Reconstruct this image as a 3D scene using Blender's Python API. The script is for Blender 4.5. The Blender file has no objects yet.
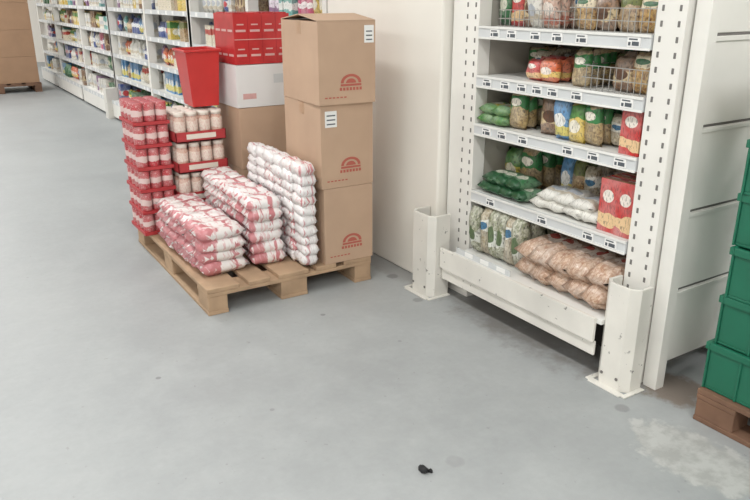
import bpy, math, random
from mathutils import Matrix, Vector
random.seed(11)
R=random.random
U=random.uniform
scene=bpy.context.scene
try: scene.view_settings.view_transform='Standard'
except Exception as e: print(e)

def srgb(r,g,b):
    f=lambda c:(c/255/12.92) if c/255<=0.04045 else ((c/255+0.055)/1.055)**2.4
    return (f(r),f(g),f(b),1)

# ---------------------------------------------------------------- materials
class NT:
    def __init__(s,name,rough=0.5,metal=0.0,spec=0.5):
        s.m=bpy.data.materials.new(name); s.m.use_nodes=True
        s.t=s.m.node_tree; s.b=s.t.nodes['Principled BSDF']
        s.b.inputs['Roughness'].default_value=rough
        s.b.inputs['Metallic'].default_value=metal
        s.b.inputs['Specular IOR Level'].default_value=spec
    def n(s,typ,**kw):
        x=s.t.nodes.new(typ)
        for k,v in kw.items(): setattr(x,k,v)
        return x
    def l(s,a,b): s.t.links.new(a,b)
    def math(s,op,a,b=None,c=None):
        x=s.n('ShaderNodeMath',operation=op)
        for i,v in enumerate((a,b,c)):
            if v is None: continue
            if isinstance(v,(int,float)): x.inputs[i].default_value=v
            else: s.l(v,x.inputs[i])
        return x.outputs[0]
    def mix(s,f,a,b):
        x=s.n('ShaderNodeMix',data_type='RGBA')
        for sock,v in ((x.inputs[0],f),(x.inputs[6],a),(x.inputs[7],b)):
            if isinstance(v,(int,float)): sock.default_value=v
            elif isinstance(v,tuple): sock.default_value=v
            else: s.l(v,sock)
        return x.outputs[2]
    def noise(s,scale,detail=3,coord='Object',rough=.5,vec=None,dist=0):
        x=s.n('ShaderNodeTexNoise'); x.inputs['Scale'].default_value=scale
        x.inputs['Detail'].default_value=detail; x.inputs['Roughness'].default_value=rough
        x.inputs['Distortion'].default_value=dist
        if vec is None:
            tc=s.n('ShaderNodeTexCoord'); vec=tc.outputs[coord]
        s.l(vec,x.inputs['Vector']); return x.outputs['Fac']
    def ramp(s,f,a,b):
        x=s.n('ShaderNodeMapRange'); x.inputs['From Min'].default_value=a; x.inputs['From Max'].default_value=b
        s.l(f,x.inputs['Value']); return x.outputs[0]
    def col(s,c):
        if isinstance(c,tuple): s.b.inputs['Base Color'].default_value=c
        else: s.l(c,s.b.inputs['Base Color'])
    def bump(s,h,strength=.2,dist=.01):
        x=s.n('ShaderNodeBump'); x.inputs['Strength'].default_value=strength; x.inputs['Distance'].default_value=dist
        s.l(h,x.inputs['Height']); s.l(x.outputs[0],s.b.inputs['Normal'])

def plain(name,c,rough=.5,var=.06,scale=8,metal=0,spec=.5):
    m=NT(name,rough,metal,spec)
    d=tuple(max(0,x*(1-var*2.2)) for x in c[:3])+(1,)
    m.col(m.mix(m.ramp(m.noise(scale),.3,.7),d,c)); return m.m

def painted(name,c,chip=.70,chipcol=(.10,.09,.08,1),dirt=.12,rough=.4,scale=26):
    m=NT(name,rough)
    d=tuple(x*(1-dirt) for x in c[:3])+(1,)
    base=m.mix(m.ramp(m.noise(3.5,4),.35,.7),c,d)
    if chip<.9:
        f=m.ramp(m.noise(scale,5,rough=.65),chip,chip+.03)
        base=m.mix(m.math('MULTIPLY',f,.75),base,chipcol)
    m.col(base); return m.m

def pack(name,base,band=None,label=None,lo=.3,hi=.62,content=None,rough=.3,ew=.32,eh=.16,ey=.5,txt=(.05,.05,.05,1),bumpy=False):
    """printed packaging driven by the item's own UVs"""
    m=NT(name,rough)
    tc=m.n('ShaderNodeTexCoord'); sp=m.n('ShaderNodeSeparateXYZ'); m.l(tc.outputs['UV'],sp.inputs[0])
    u,v=sp.outputs[0],sp.outputs[1]
    c=base
    if content:
        vo=m.n('ShaderNodeTexVoronoi'); vo.inputs['Scale'].default_value=110
        m.l(tc.outputs['Object'],vo.inputs['Vector'])
        s2=m.n('ShaderNodeSeparateColor'); m.l(vo.outputs['Color'],s2.inputs[0])
        c=m.mix(s2.outputs[0],content,base)
    nz=m.noise(14,2)
    c=m.mix(m.math('MULTIPLY',m.ramp(nz,.35,.75),.34),c,(.70,.69,.66,1))  # pale noise blotches painted in as glints on clear plastic
    if band:
        wv=m.math('MULTIPLY',m.math('SUBTRACT',m.noise(20,1),.5),.25)
        v2=m.math('ADD',v,wv)
        f=m.math('MULTIPLY',m.math('GREATER_THAN',v2,lo),m.math('LESS_THAN',v2,hi))
        c=m.mix(f,c,band)
    if label:
        a=m.math('POWER',m.math('DIVIDE',m.math('SUBTRACT',u,.5),ew),2)
        b=m.math('POWER',m.math('DIVIDE',m.math('SUBTRACT',v,ey),eh),2)
        c=m.mix(m.math('LESS_THAN',m.math('ADD',a,b),1),c,label)
    mp=m.n('ShaderNodeMapping'); mp.inputs['Scale'].default_value=(22,9,1); m.l(tc.outputs['UV'],mp.inputs[0])
    t=m.noise(1,1,vec=mp.outputs[0])
    c=m.mix(m.math('MULTIPLY',m.math('GREATER_THAN',t,.6),.55),c,txt)
    m.col(c)
    if bumpy: m.bump(m.noise(30,3,dist=.5),.5,.01)
    return m.m
def flourm(name,base,ink,ink2,amt,rough=.3,bs=.45):
    """white paper flour bags with rose-red print, under clear film"""
    m=NT(name,rough)
    tc=m.n('ShaderNodeTexCoord')
    mp=m.n('ShaderNodeMapping'); mp.inputs['Scale'].default_value=(2.2,5.0,1); m.l(tc.outputs['UV'],mp.inputs[0])
    ad=m.n('ShaderNodeVectorMath',operation='ADD'); m.l(mp.outputs[0],ad.inputs[0])
    sc=m.n('ShaderNodeVectorMath',operation='SCALE'); m.l(tc.outputs['Object'],sc.inputs[0]); sc.inputs['Scale'].default_value=2.0; m.l(sc.outputs[0],ad.inputs[1])
    a=m.noise(1.0,2,vec=ad.outputs[0],dist=.6)
    b=m.noise(2.6,2,vec=ad.outputs[0],dist=.3)
    c=m.mix(m.math('MULTIPLY',m.ramp(a,amt,amt+.04),.8),base,ink)
    c=m.mix(m.math('MULTIPLY',m.ramp(b,.58,.62),.6),c,ink2)
    m.col(c); m.bump(m.noise(24,3,dist=.6),bs,.012); return m.m

M={}
def mt(k,f,*a,**kw): M[k]=f(k,*a,**kw); return M[k]
mt('white_paint',painted,srgb(234,232,226),chip=.95,dirt=.08)
mt('worn_white_paint',painted,srgb(228,225,217),chip=.65,dirt=.18)
mt('clean_white',plain,srgb(230,230,226),.4,.02,3)
mt('slot_dark',plain,srgb(118,115,112),.7)
mt('gap_shade',plain,srgb(52,48,44),.8)
mt('rail_grey',plain,srgb(208,211,212),.35,.03)
mt('label_white',plain,srgb(236,236,234),.5,.01)
mt('label_dark',plain,srgb(84,90,96),.5,.01)
mt('wire',plain,srgb(175,175,172),.3,.02,metal=.5)
mt('back_panel',plain,srgb(176,171,162),.5,.05)
mt('wood',plain,srgb(186,156,126),.8,.12,9)
mt('wood_dark',plain,srgb(128,96,76),.8,.15,9)
mt('cardboard',plain,srgb(192,162,137),.75,.05,5)
mt('cardboard_dark',plain,srgb(170,136,108),.75,.06,5)
mt('tape',plain,srgb(180,148,120),.3,.02)
mt('logo',plain,srgb(182,96,82),.7,.03)
mt('red_plastic',plain,srgb(200,52,50),.35,.06)
mt('red_tray',plain,srgb(186,60,64),.5,.08,30)
mt('film_red',plain,srgb(196,56,58),.22,.10,12)
mt('film_red_dark',plain,srgb(172,44,50),.22,.08,12)
mt('film_pale',plain,srgb(222,176,172),.25,.08,20)
mt('white_box',plain,srgb(227,226,225),.5,.02,6)
mt('green_crate',plain,srgb(28,108,82),.45,.10,4)
mt('green_crate_dark',plain,srgb(20,80,62),.45,.10,4)
mt('black_rubber',plain,srgb(32,32,34),.8)
mt('lid_white',plain,srgb(228,219,208),.35,.02)
mt('flour_a',flourm,srgb(231,225,222),srgb(182,70,82),srgb(214,160,164),.475)
mt('flour_b',flourm,srgb(233,229,227),srgb(190,90,100),srgb(220,178,180),.51)
mt('flour_c',flourm,srgb(234,232,231),srgb(192,118,126),srgb(210,190,194),.565)
mt('can_red',pack,srgb(186,56,66),band=srgb(222,198,194),lo=.3,hi=.6,label=srgb(176,62,72),ew=.1,eh=.1,txt=srgb(226,204,200),rough=.3)
mt('jar_cream',pack,srgb(212,178,160),band=srgb(226,212,200),lo=.35,hi=.7,txt=srgb(192,92,92),rough=.25)
prod={}
def pk(k,*a,**kw): mt('pack_'+k,pack,*a,**kw); prod[k]='pack_'+k
pk('green_yellow',srgb(58,122,66),band=srgb(206,190,92),lo=.3,hi=.6,label=srgb(226,220,198),content=srgb(96,140,62),bumpy=True)
pk('beans',srgb(190,166,118),band=srgb(60,124,72),lo=.55,hi=.9,label=srgb(228,222,208),ey=.72,eh=.1,content=srgb(132,106,68),bumpy=True)
pk('nuts',srgb(196,170,126),band=srgb(108,116,68),lo=.66,hi=.98,content=srgb(136,100,66),bumpy=True)
pk('gold_nuts',srgb(208,174,108),band=srgb(222,210,184),lo=.66,hi=.95,content=srgb(150,104,58),bumpy=True,label=srgb(70,110,80),ey=.8,eh=.07)
pk('orange',srgb(216,108,66),band=srgb(232,202,124),lo=.2,hi=.45,label=srgb(236,224,214),bumpy=True)
pk('blue',srgb(70,136,188),band=srgb(216,204,120),lo=.1,hi=.4,label=srgb(232,232,228),bumpy=True)
pk('yellow',srgb(216,188,88),band=srgb(88,136,72),lo=.6,hi=.9,label=srgb(230,224,208),ey=.4)
pk('white',srgb(222,220,212),band=srgb(198,188,170),lo=.2,hi=.35,label=srgb(180,186,194),txt=srgb(170,165,160),bumpy=True)
pk('red',srgb(194,48,46),band=srgb(226,194,150),lo=.12,hi=.35,label=srgb(232,224,214),ey=.68,eh=.12)
pk('brown',srgb(150,114,84),band=srgb(206,186,150),lo=.3,hi=.6,label=srgb(100,70,52),content=srgb(112,80,54),bumpy=True)
pk('lentil',srgb(204,203,186),band=srgb(216,218,210),lo=.3,hi=.55,content=srgb(122,128,92),label=srgb(100,118,84),bumpy=True)
pk('clear',srgb(200,192,172),band=srgb(226,224,216),lo=.55,hi=.8,content=srgb(160,144,114),label=srgb(74,118,150),eh=.08,ey=.66,bumpy=True)
pk('loaf',srgb(208,182,160),band=srgb(228,214,202),lo=.36,hi=.6,label=srgb(184,92,84),ew=.2,eh=.07,content=srgb(172,134,108),txt=srgb(160,114,96),rough=.2,bumpy=True)
pk('pink',srgb(214,188,172),band=srgb(196,130,114),lo=.1,hi=.3,label=srgb(230,218,208),content=srgb(200,156,138),bumpy=True)
pk('green',srgb(50,110,66),band=srgb(38,84,52),lo=.0,hi=.25,label=srgb(214,214,196),bumpy=True)
pk('teal',srgb(100,166,160),band=srgb(228,228,224),lo=.3,hi=.6)
pk('navy',srgb(60,80,140),band=srgb(218,218,220),lo=.4,hi=.65,label=srgb(194,68,74))
pk('purple',srgb(128,80,128),band=srgb(218,208,218),lo=.3,hi=.55)
pk('magenta',srgb(194,86,120),band=srgb(236,228,228),lo=.3,hi=.5)
pk('cream',srgb(220,210,188),band=srgb(182,78,68),lo=.55,hi=.8)

# floor
def floor_mat():
    m=NT('floor_epoxy',.42,spec=.4)
    tc=m.n('ShaderNodeTexCoord'); P=tc.outputs['Object']
    big=m.ramp(m.noise(.8,5,vec=P,rough=.6),.3,.7)
    c=m.mix(big,srgb(152,155,156),srgb(165,168,168))
    mid=m.ramp(m.noise(5,7,vec=P,rough=.7),.42,.75)
    c=m.mix(m.math('MULTIPLY',mid,.45),c,srgb(181,184,183))
    fine=m.ramp(m.noise(34,4,vec=P,rough=.6),.35,.7)
    c=m.mix(m.math('MULTIPLY',fine,.14),c,srgb(138,138,138))
    sp=m.ramp(m.noise(38,3,vec=P),.695,.74)
    c=m.mix(m.math('MULTIPLY',sp,.35),c,srgb(118,115,112))
    sx=m.n('ShaderNodeSeparateXYZ'); m.l(P,sx.inputs[0])
    nz=m.noise(11,5,vec=P,rough=.65)
    def blob(x,y,rx,ry,th=1.0,amp=2.4,soft=.12):
        a=m.math('POWER',m.math('DIVIDE',m.math('SUBTRACT',sx.outputs[0],x),rx),2)
        b=m.math('POWER',m.math('DIVIDE',m.math('SUBTRACT',sx.outputs[1],y),ry),2)
        d=m.math('ADD',m.math('ADD',a,b),m.math('MULTIPLY',m.math('SUBTRACT',nz,.5),amp))
        return m.ramp(d,th,th-soft)
    # worn patch of bare screed by the green crates
    c=m.mix(m.math('MULTIPLY',blob(1.94,1.10,.14,.25,soft=.3),.55),c,m.mix(m.ramp(nz,.42,.58),srgb(200,200,195),srgb(168,166,161)))
    c=m.mix(m.math('MULTIPLY',blob(2.26,1.40,.14,.14,soft=.5),.8),c,srgb(122,106,93))  # brown shadow at the foot of the end panel, painted on the floor
    c=m.mix(m.math('MULTIPLY',blob(2.2,2.1,.25,.7,soft=.8),.6),c,srgb(112,104,96))  # shade beneath the shelf bay, painted into the floor colour
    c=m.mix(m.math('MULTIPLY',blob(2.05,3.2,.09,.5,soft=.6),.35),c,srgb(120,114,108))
    for (x,y,r,q) in ((.62,2.55,.012,.5),(1.27,1.5,.035,.16),(1.45,2.72,.014,.5),(2.0,2.95,.035,.5),(1.98,1.42,.03,.35),(1.93,2.62,.03,.4),(.9,2.1,.01,.3),(1.6,2.3,.01,.3)):
        c=m.mix(m.math('MULTIPLY',blob(x,y,r,r,1.0,1.5,.5),q),c,srgb(92,90,88))
    m.col(c)
    m.l(m.ramp(m.noise(5,3,vec=P),-1.0,2.0),m.b.inputs['Roughness'])
    m.bump(m.noise(60,2,vec=P),.06,.002)
    return m.m
M['floor_epoxy']=floor_mat()
mt('wall_plaster',plain,srgb(226,221,213),.6,.02,2)
mt('column_paint',plain,srgb(236,232,223),.45,.025,2.5)
mt('ceiling_white',plain,srgb(234,236,236),.8,.02,1)

# ---------------------------------------------------------------- mesh builder
class MB:
    def __init__(s,name):
        s.name=name; s.v=[]; s.f=[]; s.mi=[]; s.sm=[]; s.uv=[]; s.mats=[]
    def mat(s,k):
        if k not in s.mats: s.mats.append(k)
        return s.mats.index(k)
    def face(s,idx,k,uv,smooth=False):
        s.f.append(idx); s.mi.append(s.mat(k)); s.uv.append(uv); s.sm.append(smooth)
    def box(s,x0,x1,y0,y1,z0,z1,k,T=None):
        b=len(s.v)
        for p in ((x0,y0,z0),(x1,y0,z0),(x1,y1,z0),(x0,y1,z0),(x0,y0,z1),(x1,y0,z1),(x1,y1,z1),(x0,y1,z1)):
            s.v.append(tuple(T@Vector(p)) if T is not None else p)
        q=[(0,0),(1,0),(1,1),(0,1)]
        for f in ((0,1,5,4),(1,2,6,5),(2,3,7,6),(3,0,4,7),(4,5,6,7),(3,2,1,0)):
            s.face([b+i for i in f],k,q)
    def prism(s,pts,z0,z1,k,T=None):
        b=len(s.v); n=len(pts)
        for z in (z0,z1):
            for p in pts:
                q=Vector((p[0],p[1],z)); s.v.append(tuple(T@q) if T is not None else tuple(q))
        for i in range(n):
            j=(i+1)%n
            s.face([b+i,b+j,b+n+j,b+n+i],k,[(0,0),(1,0),(1,1),(0,1)])
        s.face([b+n+i for i in range(n)],k,[(0,0)]*n); s.face([b+i for i in reversed(range(n))],k,[(0,0)]*n)
    def lathe(s,prof,k,T,n=14,kcap=None,kfun=None):
        b=len(s.v); m=len(prof); z0=prof[0][1]; z1=prof[-1][1]
        for r,z in prof:
            for i in range(n):
                a=2*math.pi*i/n; s.v.append(tuple(T@Vector((r*math.cos(a),r*math.sin(a),z))))
        for j in range(m-1):
            kk=kfun(j) if kfun else k
            for i in range(n):
                i2=(i+1)%n
                va=(prof[j][1]-z0)/(z1-z0+1e-9); vb=(prof[j+1][1]-z0)/(z1-z0+1e-9)
                s.face([b+j*n+i,b+j*n+i2,b+(j+1)*n+i2,b+(j+1)*n+i],kk,[(i/n*3,va),((i+1)/n*3,va),((i+1)/n*3,vb),(i/n*3,vb)],True)
        s.face([b+(m-1)*n+i for i in range(n)],kcap or (kfun(m-2) if kfun else k),[(.5,.5)]*n)
        s.face([b+i for i in reversed(range(n))],k,[(.5,.5)]*n)
    def pouch(s,w,h,d,k,T,nu=7,nv=8,p=2.6,wob=.08,pe=.55):
        """pillow pack: width x, height z (0..h), thickness y; flat crimped ends"""
        b=len(s.v); fr={}; bk={}
        ph=R()*6
        for j in range(nv+1):
            vv=-1+2*j/nv
            for i in range(nu+1):
                uu=-1+2*i/nu
                e=(max(0,1-abs(uu)**p)*max(0,1-abs(vv)**(p+1)))**pe
                t=d/2*e*(1+wob*math.sin(5*uu+ph+3*vv)+U(-wob,wob)*.5)
                sw=1-.05*abs(vv)**3+U(-1,1)*wob*.06
                x=uu*w/2*sw; z=(vv+1)/2*h
                border=(i in (0,nu) or j in (0,nv))
                if border:
                    fr[(i,j)]=bk[(i,j)]=len(s.v)
                    s.v.append(tuple(T@Vector((x,U(-1,1)*d*.04,z))))
                else:
                    fr[(i,j)]=len(s.v); s.v.append(tuple(T@Vector((x,-t,z))))
                    bk[(i,j)]=len(s.v); s.v.append(tuple(T@Vector((x,t,z))))
        for j in range(nv):
            for i in range(nu):
                q=[(i/nu,j/nv),((i+1)/nu,j/nv),((i+1)/nu,(j+1)/nv),(i/nu,(j+1)/nv)]
                s.face([fr[(i,j)],fr[(i+1,j)],fr[(i+1,j+1)],fr[(i,j+1)]],k,q,True)
                s.face([bk[(i,j)],bk[(i,j+1)],bk[(i+1,j+1)],bk[(i+1,j)]],k,[q[0],q[3],q[2],q[1]],True)
    def build(s,parent=None,bevel=0):
        me=bpy.data.meshes.new(s.name); me.from_pydata(s.v,[],s.f)
        for k in s.mats: me.materials.append(M[k])
        me.polygons.foreach_set('material_index',s.mi); me.polygons.foreach_set('use_smooth',s.sm)
        ul=me.uv_layers.new(name='UVMap'); flat=[c for f in s.uv for p in f for c in p]
        ul.data.foreach_set('uv',flat); me.update()
        o=bpy.data.objects.new(s.name,me); scene.collection.objects.link(o)
        if bevel:
            bm=o.modifiers.new('bevel','BEVEL'); bm.width=bevel; bm.segments=2; bm.limit_method='ANGLE'; bm.angle_limit=math.radians(50)
        if parent: o.parent=parent
        return o
def TR(x,y,z,rz=0,rx=0,ry=0):
    return Matrix.Translation((x,y,z))@Matrix.Rotation(rz,4,'Z')@Matrix.Rotation(ry,4,'Y')@Matrix.Rotation(rx,4,'X')

# ---------------------------------------------------------------- room
def room(name,a,k):
    m=MB(name); m.box(*a,k); return m.build()
room('floor',(-5,7,-4,18,-.1,0),'floor_epoxy')
room('ceiling',(-5,7,-4,18,3.4,3.5),'ceiling_white')
room('wall_left',(-5.1,-5,-4,18,0,3.4),'wall_plaster')
room('wall_right',(7,7.1,-4,18,0,3.4),'wall_plaster')
room('wall_back',(-5,7,18,18.1,0,3.4),'wall_plaster')
room('wall_front',(-5,7,-4.1,-4,0,3.4),'wall_plaster')

# lights
mlamp=NT('lamp_diffuser',.5); mlamp.b.inputs['Emission Color'].default_value=(1,1,.98,1); mlamp.b.inputs['Emission Strength'].default_value=1.5
mlamp.col((.9,.9,.9,1)); M['lamp_diffuser']=mlamp.m
for lx in (-2.6,0.3,4.6):
    for ly in (-1.8,2.2,6.2,10.2,14.2):
        m=MB('ceiling_light_fixture'); m.box(lx-.16,lx+.16,ly-1.4,ly+1.4,3.33,3.398,'clean_white'); m.box(lx-.13,lx+.13,ly-1.36,ly+1.36,3.32,3.33,'lamp_diffuser')
        o=m.build()
        L=bpy.data.lights.new('tube','AREA'); L.shape='RECTANGLE'; L.size=.3; L.size_y=2.7
        L.energy={-1.8:104,2.2:45,6.2:60}.get(ly,74); L.color=(1,.995,.98)
        lo=bpy.data.objects.new('tube_light',L); scene.collection.objects.link(lo); lo.location=(lx,ly,3.30); lo.parent=o
w=bpy.data.worlds.new('World'); scene.world=w; w.use_nodes=True
w.node_tree.nodes['Background'].inputs[0].default_value=(.9,.92,1,1); w.node_tree.nodes['Background'].inputs[1].default_value=.3

# ---------------------------------------------------------------- column
m=MB('column'); m.box(2.105,2.72,2.715,3.80,0,3.4,'column_paint'); m.build(bevel=.012)

# ---------------------------------------------------------------- near shelf bay
def upright(m,x0,x1,y0,y1,z1,cols,k='white_paint'):
    m.box(x0,x1,y0,y1,0,z1,k)
    for yc in cols:
        z=.12
        while z<z1-.05:
            m.box(x0-.0012,x0+.002,yc-.005,yc+.005,z,z+.02,'slot_dark'); z+=.05
YA,YB=1.62,2.515
m=MB('shelving_unit')
upright(m,2.155,2.225,1.50,1.615,2.4,(1.525,1.592))
upright(m,2.155,2.225,2.52,2.70,2.4,(2.545,2.60))
m.box(2.185,2.235,1.435,1.492,0,2.4,'white_paint')     # outer end post
m.box(2.66,2.72,1.435,1.615,0,2.4,'white_paint')
m.box(2.66,2.72,2.52,2.70,0,2.4,'white_paint')
m.box(2.67,2.69,1.615,2.52,.1,2.4,'back_panel')
z=.10
for i in range(7):
    hgt=.3
    m.box(2.236,2.66,1.445,1.46,z+.004,z+hgt-.006,'white_paint'); m.box(2.236,2.66,1.449,1.458,z-.006,z+.004,'slot_dark')
    m.box(2.236,2.66,1.437,1.445,z-.022+hgt,z-.008+hgt,'white_paint'); z+=hgt
m.box(2.23,2.66,1.60,1.612,.3,2.3,'back_panel'); m.box(2.23,2.66,2.525,2.535,.3,2.3,'back_panel')
UNIT=m.build(bevel=.0025)
SH=[1.27,1.06,.845,.53,1.60,1.92]
m=MB('shelf_boards')
for zc in SH:
    m.box(2.165,2.665,YA,YB,zc+.005,zc+.02,'clean_white')
    m.box(2.15,2.165,YA,YB,zc-.028,zc+.022,'rail_grey')
    m.box(2.145,2.150,YA,YB,zc+.014,zc+.024,'clean_white'); m.box(2.145,2.150,YA,YB,zc-.03,zc-.022,'clean_white')
    y=YA+.04
    while y<YB-.06:
        if R()<.85:
            m.box(2.1455,2.150,y,y+.055,zc-.021,zc+.012,'label_white')
            m.box(2.1447,2.1455,y+.005,y+.034,zc-.016,zc-.002,'label_dark'); m.box(2.1447,2.1455,y+.012,y+.048,zc+.003,zc+.008,'label_dark')
            m.box(2.1447,2.1455,y+.040,y+.050,zc-.016,zc-.004,'label_dark')
        y+=U(.085,.15)
m.build(UNIT)
m=MB('shelf_base_deck')
m.box(2.05,2.665,YA-.01,YB,.238,.258,'clean_white')
m.box(2.035,2.05,YA+.012,YB+.078,.16,.262,'worn_white_paint')
m.box(2.05,2.06,YA+.012,YB+.078,.10,.16,'worn_white_paint')
m.box(2.30,2.32,YA,YB,.0,.236,'gap_shade')  # dark sheet standing in for the shade under the base
m.build(UNIT,bevel=.002)
# price labels on the base edge
m=MB('base_price_rail')
m.box(2.062,2.066,2.13,2.50,.2585,.285,'rail_grey')
for i in range(3): m.box(2.0605,2.062,2.16+i*.11,2.215+i*.11,.262,.283,'label_white')
m.build(UNIT)
def fence(name,x,y0,y1,z0,h,d=.0,step=.028):
    m=MB(name); t=.0015
    for zz in (z0+.004,z0+h*.5,z0+h): m.box(x-t,x+t,y0,y1,zz-t,zz+t,'wire')
    y=y0
    while y<=y1+.001: m.box(x-t*.8,x+t*.8,y-t*.8,y+t*.8,z0,z0+h,'wire'); y+=step
    if d:
        for yy in (y0,y1):
            for zz in (z0+.004,z0+h*.5,z0+h): m.box(x,x+d,yy-t,yy+t,zz-t,zz+t,'wire')
    m.build(UNIT)
fence('wire_basket_1',2.175,1.63,2.02,1.291,.085,.4)
fence('wire_basket_3',2.175,2.04,2.42,1.291,.07,.4)
fence('wire_basket_2',2.175,1.63,1.93,1.081,.09,.4)

def roundguard(name,cx0,cx1,y0,y1,h,t=.012):
    m=MB(name); c=.03
    out=[(cx1,y0),(cx0+c,y0),(cx0,y0+c),(cx0,y1-c),(cx0+c,y1),(cx1,y1)]
    inn=[(cx1,y1-t),(cx0+c+t*.4,y1-t),(cx0+t,y1-c-t*.4),(cx0+t,y0+c+t*.4),(cx0+c+t*.4,y0+t),(cx1,y0+t)]
    pts=(out+inn)[::-1]
    m.prism(pts,0.0,h,'worn_white_paint')
    m.box(cx0-.02,cx1,y0-.02,y0,0,.006,'worn_white_paint'); m.box(cx0-.02,cx1,y1,y1+.02,0,.006,'worn_white_paint')
    m.box(cx0-.03,cx0,y0,y1,0,.006,'worn_white_paint')
    for yy in (y0+.04,y1-.04): m.lathe([(.007,0),(.007,.004)],'slot_dark',TR(cx0-.001,yy,.05,0,0,-math.pi/2),8)
    return m.build(bevel=.003)
roundguard('post_guard',2.055,2.150,1.475,1.625,.42)
roundguard('post_guard',1.985,2.10,2.60,2.775,.42)

# ---------------------------------------------------------------- products near bay
def row(m,y0,y1,z,kinds,w,h,d,xf,depth=3,lean=.25,form='pouch',hv=.14,w2=1.12,seq=False,gone=.22):
    y=y0; n=0
    while y+w*.9<=y1+.001:
        k=prod[kinds[n%len(kinds)] if seq else random.choice(kinds)]; n+=1
        skip=0
        if depth>3 and R()<gone: skip=random.randint(1,2)
        for r in range(skip,depth):
            x=xf+.5*d+r*(d*1.0)+U(0,.012)
            if x+d*.5>2.64: break
            hh=h*(1+U(-hv,hv*.4))
            if form=='pouch':
                m.pouch(w*w2,hh,d,k,TR(x,y+w/2,z+.001,-math.pi/2+U(-lean,lean),U(-.08,.18)),p=3.2,wob=.16)
            else:
                m.box(-w/2*.95,w/2*.95,-d/2*.95,d/2*.95,0,hh,k,TR(x,y+w/2,z,-math.pi/2+U(-lean,lean)*.2))
        y+=w
m=MB('nut_packets'); z=1.291
row(m,2.36,2.50,z,['red','green'],.07,.19,.045,2.20,6,seq=True)
row(m,2.04,2.35,z,['clear','pink','white','brown'],.078,.17,.05,2.20,6,seq=True)
row(m,1.64,2.03,z,['gold_nuts','nuts','brown','gold_nuts'],.095,.135,.06,2.20,6,seq=True)
m.build()
m=MB('dried_fruit_packets'); z=1.081
row(m,2.30,2.50,z,['clear','beans'],.095,.11,.05,2.38,6,seq=True)
row(m,2.10,2.29,z,['orange','red'],.09,.09,.06,2.20,6,seq=True,gone=0)
row(m,1.93,2.09,z,['beans','nuts'],.078,.145,.05,2.19,7,seq=True)
row(m,1.64,1.92,z,['gold_nuts','brown','nuts'],.093,.14,.06,2.20,6,seq=True)
m.build()
m=MB('bean_packets'); z=.866
row(m,1.745,1.83,z,['clear'],.08,.14,.055,2.24,6,seq=True)
row(m,1.83,2.07,z,['beans','yellow','blue'],.078,.175,.055,2.175,6,seq=True,gone=0)
row(m,2.07,2.18,z,['brown'],.10,.16,.06,2.20,6,seq=True)
row(m,2.18,2.34,z,['green_yellow','beans'],.08,.165,.065,2.18,6,seq=True)
row(m,2.34,2.50,z,['nuts'],.08,.14,.065,2.32,4,seq=True,gone=0)
for l in range(2):
    for i in range(2): m.pouch(.10,.14,.05,prod['green_yellow'],TR(2.165,2.46-i*.078,z+.026+l*.042,-math.pi/2+U(-.25,.25),-math.pi/2+.02,0),p=3)
m.build()
m=MB('biscuit_boxes'); row(m,1.635,1.735,.866,['red'],.095,.175,.05,2.175,3,form='box'); m.build()
m=MB('lentil_packets'); z=.551
row(m,2.20,2.50,z,['nuts','beans','green_yellow'],.10,.21,.08,2.33,4,seq=True)
for l in range(2):
  for i in range(4-l):
    m.pouch(.11,.15,.055,prod['green'],TR(2.165,2.455-i*.068-l*.03,z+.028+l*.045,-math.pi/2+U(-.3,.3),-math.pi/2+.03,0),p=3)
row(m,1.98,2.19,z,['clear','nuts','blue'],.07,.20,.07,2.38,4,seq=True)
m.build()
m=MB('rusk_packets')
for i in range(7):
    m.pouch(.12,.16,.055,prod['white'],TR(2.18,2.105-i*.044,z+.030+.038*(i%2),-math.pi/2+U(-.3,.3),-math.pi/2+U(-.06,.06)),wob=.15)
row(m,1.83,1.97,z,['white'],.07,.15,.06,2.40,4)
m.build()
m=MB('flour_boxes'); row(m,1.63,1.79,z,['red'],.082,.21,.055,2.18,5,form='box',hv=.01,gone=0); m.build()
m=MB('rice_packets'); z=.259
row(m,2.15,2.48,z,['lentil','clear','lentil'],.054,.24,.09,2.12,5,lean=.06,hv=.08,seq=True,gone=0)
m.build()
m=MB('bread_loaf_bags')
for l in range(2):
    for i in range(5):
        m.pouch(.125,.36,.10,prod['loaf'],TR(2.075+U(-.012,.012),2.07-i*.094,z+.050+l*.076,-math.pi/2+U(-.10,.10),-math.pi/2+U(-.02,.0)),p=4.5,wob=.15)
m.build()

# ---------------------------------------------------------------- far shelving (continuous run)
posts=[3.86,5.0,6.26,7.62,9.15,10.8,12.7,14.2]
m=MB('aisle_shelving')
for i,p in enumerate(posts):
    w_=.05 if i not in (2,4) else .09
    upright(m,2.12,2.20,p-w_/2,p+w_/2,2.3,())
    m.box(2.55,2.62,p-w_/2,p+w_/2,0,2.3,'white_paint')
    if i in (2,4): m.box(1.98,2.118,p-.07,p+.07,0,.36,'worn_white_paint'); m.box(2.12,2.62,p-.03,p+.03,0,2.3,'clean_white')
zs=[.22,.5,.76,1.02,1.28,1.54,1.82,2.1]
for i in range(len(posts)-1):
    a,b=posts[i]+.05,posts[i+1]-.05
    for zc in zs:
        xf=2.05 if zc==.22 else 2.13
        m.box(xf,2.56,a,b,zc-.02,zc,'clean_white'); m.box(xf-.012,xf-.0005,a,b,zc-.035,zc+.008,'rail_grey')
        y=a+.05
        while y<b-.08: m.box(xf-.0135,xf-.012,y,y+.05,zc-.03,zc+.003,'label_white'); y+=U(.12,.3)
    m.box(2.04,2.055,a,b,.03,.184,'white_paint')
    m.box(2.57,2.59,a,b,.0,2.3,'back_panel')
m.build()
m=MB('grocery_products')
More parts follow.
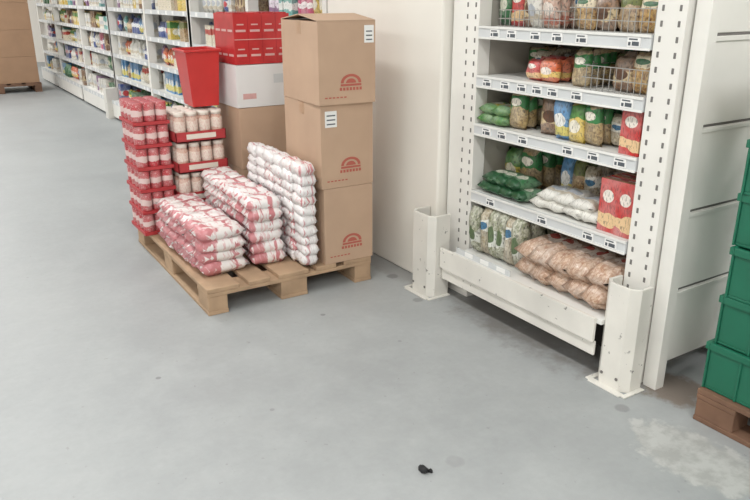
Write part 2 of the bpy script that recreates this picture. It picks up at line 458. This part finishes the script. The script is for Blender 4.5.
pal=[['navy','white','teal'],['blue','white','navy'],['yellow','navy','white'],['magenta','white','purple'],['green','yellow','white'],['white','cream','blue'],['red','orange','cream'],['brown','white','nuts']]
for i in range(len(posts)-1):
    a,b=posts[i]+.06,posts[i+1]-.06
    for si,zc in enumerate(zs):
        xf=2.08 if zc==.22 else 2.15
        y=a
        while y<b-.09:
            kk=random.choice(random.choice(pal)); w=U(.05,.11); h=U(.14,.215); form=R(); cnt=random.randint(1,4); xo=U(0,.05)
            for c in range(cnt):
                if y+w>b: break
                for r in range(2):
                    x=xf+.06+r*.14+U(0,.02)+xo
                    if form<.45: m.box(-.055,.055,-w*.48,w*.48,0,h,prod[kk],TR(x,y+w/2,zc+.0005,0))
                    elif form<.7:
                        rr=w*.47; m.lathe([(rr*.95,0),(rr,.01),(rr,h*.62),(rr*.4,h*.82),(rr*.4,h)],prod[kk],TR(x,y+w/2,zc+.0005),9,kcap='lid_white')
                    else: m.pouch(w*.98,h,.06,prod[kk],TR(x,y+w/2,zc+.0005,-math.pi/2),4,4)
                y+=w
            y+=U(0,.01)
m.build()

def pallet(name,w,l,h,T,k='wood'):
    m=MB(name); s=h/.144
    tb=.022*s
    ws=[.145,.1,.145,.1,.145]; ws=[x*w/.8 for x in ws]; gap=(w-sum(ws))/4; x=0
    for q in ws: m.box(x,x+q,0,l,h-tb,h,k,T); x+=q+gap
    for y in (0,l/2-.0725,l-.145): m.box(0,w,y,y+.145,h-2*tb,h-tb-.0003,k,T)
    bx=[(0,.1),(w/2-.0725,w/2+.0725),(w-.1,w)]
    for (x0,x1) in bx:
        m.box(x0,x1,0,l,0,tb,k,T)
        for y in (0,l/2-.0725,l-.145): m.box(x0+.002,x1-.002,y+.002,y+.143,tb,h-2*tb,k,T)
    return m.build(bevel=.003)
pallet('pallet',1.2,.8,.14,TR(.55,12.35,0),'wood_dark')
def carton(name,w,d,h,T,logo=True,k='cardboard',flaps=0,sticker=False):
    m=MB(name)
    m.box(0,w,0,d,0,h,k,T)
    m.box(-.0008,w+.0008,d/2-.025,d/2+.025,h-.06,h+.0006,'tape',T)
    m.box(.002,w-.002,d/2-.0012,d/2+.0012,h,h+.0016,'cardboard_dark',T)
    if logo:
        cx,cz=w*.56,h*.26; r=min(w*.20,.055)
        for rr0,rr1 in ((.72,1.0),(0,.5)):
            seg=12
            for i in range(seg):
                a0=math.pi*i/seg; a1=math.pi*(i+1)/seg
                P=[(cx+math.cos(a)*r*q,-.0012,cz+math.sin(a)*r*q*.75) for a,q in ((a0,rr0),(a0,rr1),(a1,rr1),(a1,rr0))]
                b=len(m.v)
                for p in P: m.v.append(tuple(T@Vector(p)))
                m.face([b,b+1,b+2,b+3],'logo',[(0,0)]*4)
        m.box(cx-r,cx+r,-.0012,-.0005,cz-.014,cz-.004,'logo',T)
        x=cx-r*1.1
        for i in range(7):
            m.box(x,x+r*.22,-.0012,-.0005,cz-.034,cz-.02,'logo',T); x+=r*.32
        for i in range(6): m.box(w*.1+i*.02,w*.1+i*.02+.013,-.0012,-.0005,h*.08,h*.08+.006,'logo',T)
    if sticker:
        x0,x1,z0,z1=sticker
        m.box(w*x0,w*x1,-.0015,-.0005,h*z0,h*z1,'label_white',T)
        for i in range(3): m.box(w*(x0+.03),w*(x1-.03),-.0022,-.0016,h*(z0+.03+.05*i),h*(z0+.045+.05*i),'label_dark',T)
    if flaps:
        for (y0,sg) in ((0,1),(d,-1)):
            F=T@Matrix.Translation((0,y0,h))@Matrix.Rotation(sg*flaps,4,'X')
            if sg>0: m.box(0,w,0,d*.5,0.0005,.005,k,F)
            else: m.box(0,w,-d*.5,0,0.0005,.005,k,F)
    return m.build(bevel=.004)
for i in range(2):
    for j in range(4):
        carton('cardboard_box',.57,.7,.39,TR(.58+i*.585,12.4,.142+j*.392),False,'cardboard_dark')
# ---------------------------------------------------------------- main pallet
pallet('pallet',.89,1.27,.132,TR(.99,2.99,0,math.radians(-1.0)))
PZ=.133
carton('cardboard_box',.275,.40,.390,TR(1.615,2.985,PZ,-.03))
carton('cardboard_box',.288,.40,.405,TR(1.606,2.985,PZ+.392,-.02),sticker=(.08,.30,.74,.93))
carton('cardboard_box',.30,.42,.375,TR(1.595,2.972,PZ+.799,-.05),flaps=.12,sticker=(.80,.97,.74,.95))
def stack(name,x0,x1,y0,y1,z0,layers,th,mats,n,jit=.010,zt=0):
    m=MB(name); w=x1-x0; pit=(y1-y0)/n
    for l in range(layers):
        ox=U(-jit,jit); oy=U(-jit,jit)
        for i in range(n):
            T=Matrix.Translation((x0+ox+U(-.006,.006),y0+pit*(i+.5)+oy,z0+th*(l+.5)+.002+zt*i+U(-.002,.003)))@Matrix.Rotation(U(-.09,.09),4,'Z')@Matrix.Rotation(.08+U(-.05,.05),4,'X')@Matrix.Rotation(math.pi/2,4,'Y')@Matrix.Rotation(math.pi/2,4,'Z')
            m.pouch(pit*1.2,w,th*1.12,random.choice(mats),T,7,8,p=8,wob=.14,pe=.45)
    return m.build()
stack('flour_bags',1.02,1.268,3.14,3.83,PZ+.008,4,.056,['flour_a','flour_a','flour_b'],6)
stack('flour_bags',1.285,1.475,3.15,3.82,PZ+.008,6,.056,['flour_a','flour_b','flour_b'],6,zt=.003,jit=.007)
stack('flour_bags',1.495,1.585,3.0,3.64,PZ+.008,10,.051,['flour_c','flour_c','flour_b'],6,jit=.003)
m=MB('canned_goods_packs')
for l in range(6):
    z=PZ+.001+l*.124
    m.box(.975,1.175,3.93,4.22,z,z+.018,'red_tray')
    for i in range(3):
        for j in range(4):
            r=.032; m.lathe([(r*.95,0),(r,.004),(r,.098),(r*.94,.102)],'can_red',TR(1.01+i*.065,3.966+j*.0725,z+.0185),12)
m.build()
m=MB('jar_trays')
for l in range(4):
    z=PZ+.001+l*.172
    X0,X1,Y0,Y1=1.185,1.475,3.88,4.18
    m.box(X0,X1,Y0,Y1,z,z+.004,'red_tray')
    for a in ((X0,X1,Y0,Y0+.004),(X0,X1,Y1-.004,Y1),(X0,X0+.004,Y0,Y1),(X1-.004,X1,Y0,Y1)): m.box(*a,z,z+.055,'red_tray')
    m.box(X0+.06,X1-.06,Y0-.0008,Y0,z+.014,z+.042,'lid_white')
    for i in range(4):
        for j in range(4):
            r=.034
            m.lathe([(r*.9,0),(r,.008),(r,.115),(r*.82,.132),(r*.82,.133),(r*.9,.134),(r*.9,.158)],'jar_cream',TR(X0+.038+i*.071,Y0+.04+j*.073,z+.005),14,kfun=lambda q:'lid_white' if q>=4 else 'jar_cream')
m.build()
carton('cardboard_box',.345,.34,.34,TR(1.53,3.80,PZ),False)
carton('cardboard_box',.345,.34,.345,TR(1.53,3.80,PZ+.343),False)
m=MB('white_carton'); m.box(1.525,1.87,3.80,4.12,.824,1.055,'white_box'); m.box(1.524,1.871,3.955,3.965,1.03,1.0558,'rail_grey')
m.box(1.56,1.64,3.7992,3.7998,.87,.90,'film_pale'); m.box(1.75,1.84,3.7992,3.7998,.95,1.0,'rail_grey'); m.build(bevel=.005)
# red shrink-wrapped bundle: block of packets under film, with thin pale print lines and film folds
m=MB('shrink_wrapped_pack')
m.box(1.532,1.866,3.812,4.10,1.058,1.325,'film_red')
for i in range(1,4): m.box(1.532+i*.0835-.0015,1.532+i*.0835+.0015,3.8108,3.812,1.066,1.318,'film_red_dark')
m.box(1.534,1.864,3.8105,3.812,1.188,1.192,'film_pale')
for l in range(2):
    for i in range(4):
        x=1.532+i*.0835
        m.box(x+.012,x+.070,3.8109,3.8119,1.10+l*.13,1.112+l*.13,'film_pale')
        m.box(x+.020,x+.060,3.8109,3.8119,1.135+l*.13,1.142+l*.13,'film_pale')
    for j in range(3): m.box(1.5308,1.532,3.83+j*.09,3.895+j*.09,1.10+l*.13,1.112+l*.13,'film_pale')
for i in range(4):
    for j in range(2): m.box(1.54+i*.083,1.607+i*.083,3.825+j*.14,3.945+j*.14,1.325,1.331,'film_red' if (i+j)%2 else 'film_red_dark')
m.build(bevel=.003)
m=MB('red_plastic_bin')
def tub(m,w0,d0,w1,d1,h,t,k,T):
    b=len(m.v)
    for (w,d,z) in ((w0,d0,0),(w1,d1,h),(w1+.02,d1+.02,h),(w1+.02,d1+.02,h+.012),(w1-2*t,d1-2*t,h+.012),(w0-2*t,d0-2*t,t)):
        for sx,sy in ((-1,-1),(1,-1),(1,1),(-1,1)): m.v.append(tuple(T@Vector((sx*w/2,sy*d/2,z))))
    for r in range(5):
        for i in range(4):
            j=(i+1)%4; m.face([b+r*4+i,b+r*4+j,b+(r+1)*4+j,b+(r+1)*4+i],k,[(0,0),(1,0),(1,1),(0,1)])
    m.face([b+3,b+2,b+1,b],k,[(0,0)]*4); m.face([b+20+i for i in range(4)],k,[(0,0)]*4)
BT=TR(1.405,4.05,.826,-.06,.0,-.02)
tub(m,.15,.19,.19,.24,.30,.004,'red_plastic',BT)
m.build(bevel=.004)

# ---------------------------------------------------------------- green crates
pallet('pallet',.60,.8,.125,TR(2.135,.44,0),'wood_dark')
def crate(name,w,d,h,T):
    m=MB(name); k='green_crate'
    t=.008
    m.box(0,w,0,d,0,.01,k,T)
    for a in ((0,w,0,t),(0,w,d-t,d),(0,t,t,d-t),(w-t,w,t,d-t)): m.box(*a,.01,h-.03,k,T)
    for a in ((-.008,w+.008,-.008,t),(-.008,w+.008,d-t,d+.008),(-.008,t,t,d-t),(w-t,w+.008,t,d-t)): m.box(*a,h-.03,h-.004,'green_crate',T)
    m.box(t,w-t,t,d-t,h-.03,h-.02,'green_crate_dark',T)
    n=6
    for i in range(n+1):
        y=d*i/n; m.box(-.006,0,min(y,d-.008),min(y,d-.008)+.008,.0,h-.03,'green_crate',T)
    m.box(-.0075,-.0005,d*.5-.06,d*.5+.06,h*.45,h*.62,'green_crate_dark',T)
    return m.build(bevel=.0025)
z=.127
for i,(dx,dy) in enumerate(((-.01,.012),(.0,0),(-.005,-.01),(.012,.006),(.0,.0))):
    crate('green_plastic_crate',.5,.75,.178,TR(2.165+dx,.475+dy,z)); z+=.1745
carton('cardboard_box',.42,.74,.12,TR(2.185,.50,z),False); z+=.123
crate('green_plastic_crate',.46,.74,.12,TR(2.18,.50,z))

m=MB('floor_debris')
prof=[(.006,0),(.015,.004),(.017,.010),(.012,.017),(.004,.020)]
m.lathe(prof,'black_rubber',Matrix.Translation((1.15,1.515,0))@Matrix.Diagonal((.8,1.25,1,1)),12)
m.lathe([(.003,0),(.008,.003),(.007,.008),(.002,.011)],'black_rubber',Matrix.Translation((1.168,1.50,0)),10)
m.v=[(x+U(-.0018,.0018),y+U(-.0018,.0018),max(0,z+U(-.0015,.0015))) for x,y,z in m.v]
m.build()

# ---------------------------------------------------------------- camera
cam=bpy.data.cameras.new('Camera'); co=bpy.data.objects.new('Camera',cam); scene.collection.objects.link(co)
r=Vector((.8423,-.5392,0)).normalized(); f=Vector((.5078,.7932,-.3359)).normalized(); u=r.cross(f)
r=f.cross(u).normalized()
mat=Matrix((( r.x,u.x,-f.x,0),(r.y,u.y,-f.y,0),(r.z,u.z,-f.z,1.42),(0,0,0,1)))
co.matrix_world=mat; cam.sensor_width=36; cam.lens=36*715/750; cam.clip_start=.05
scene.camera=co
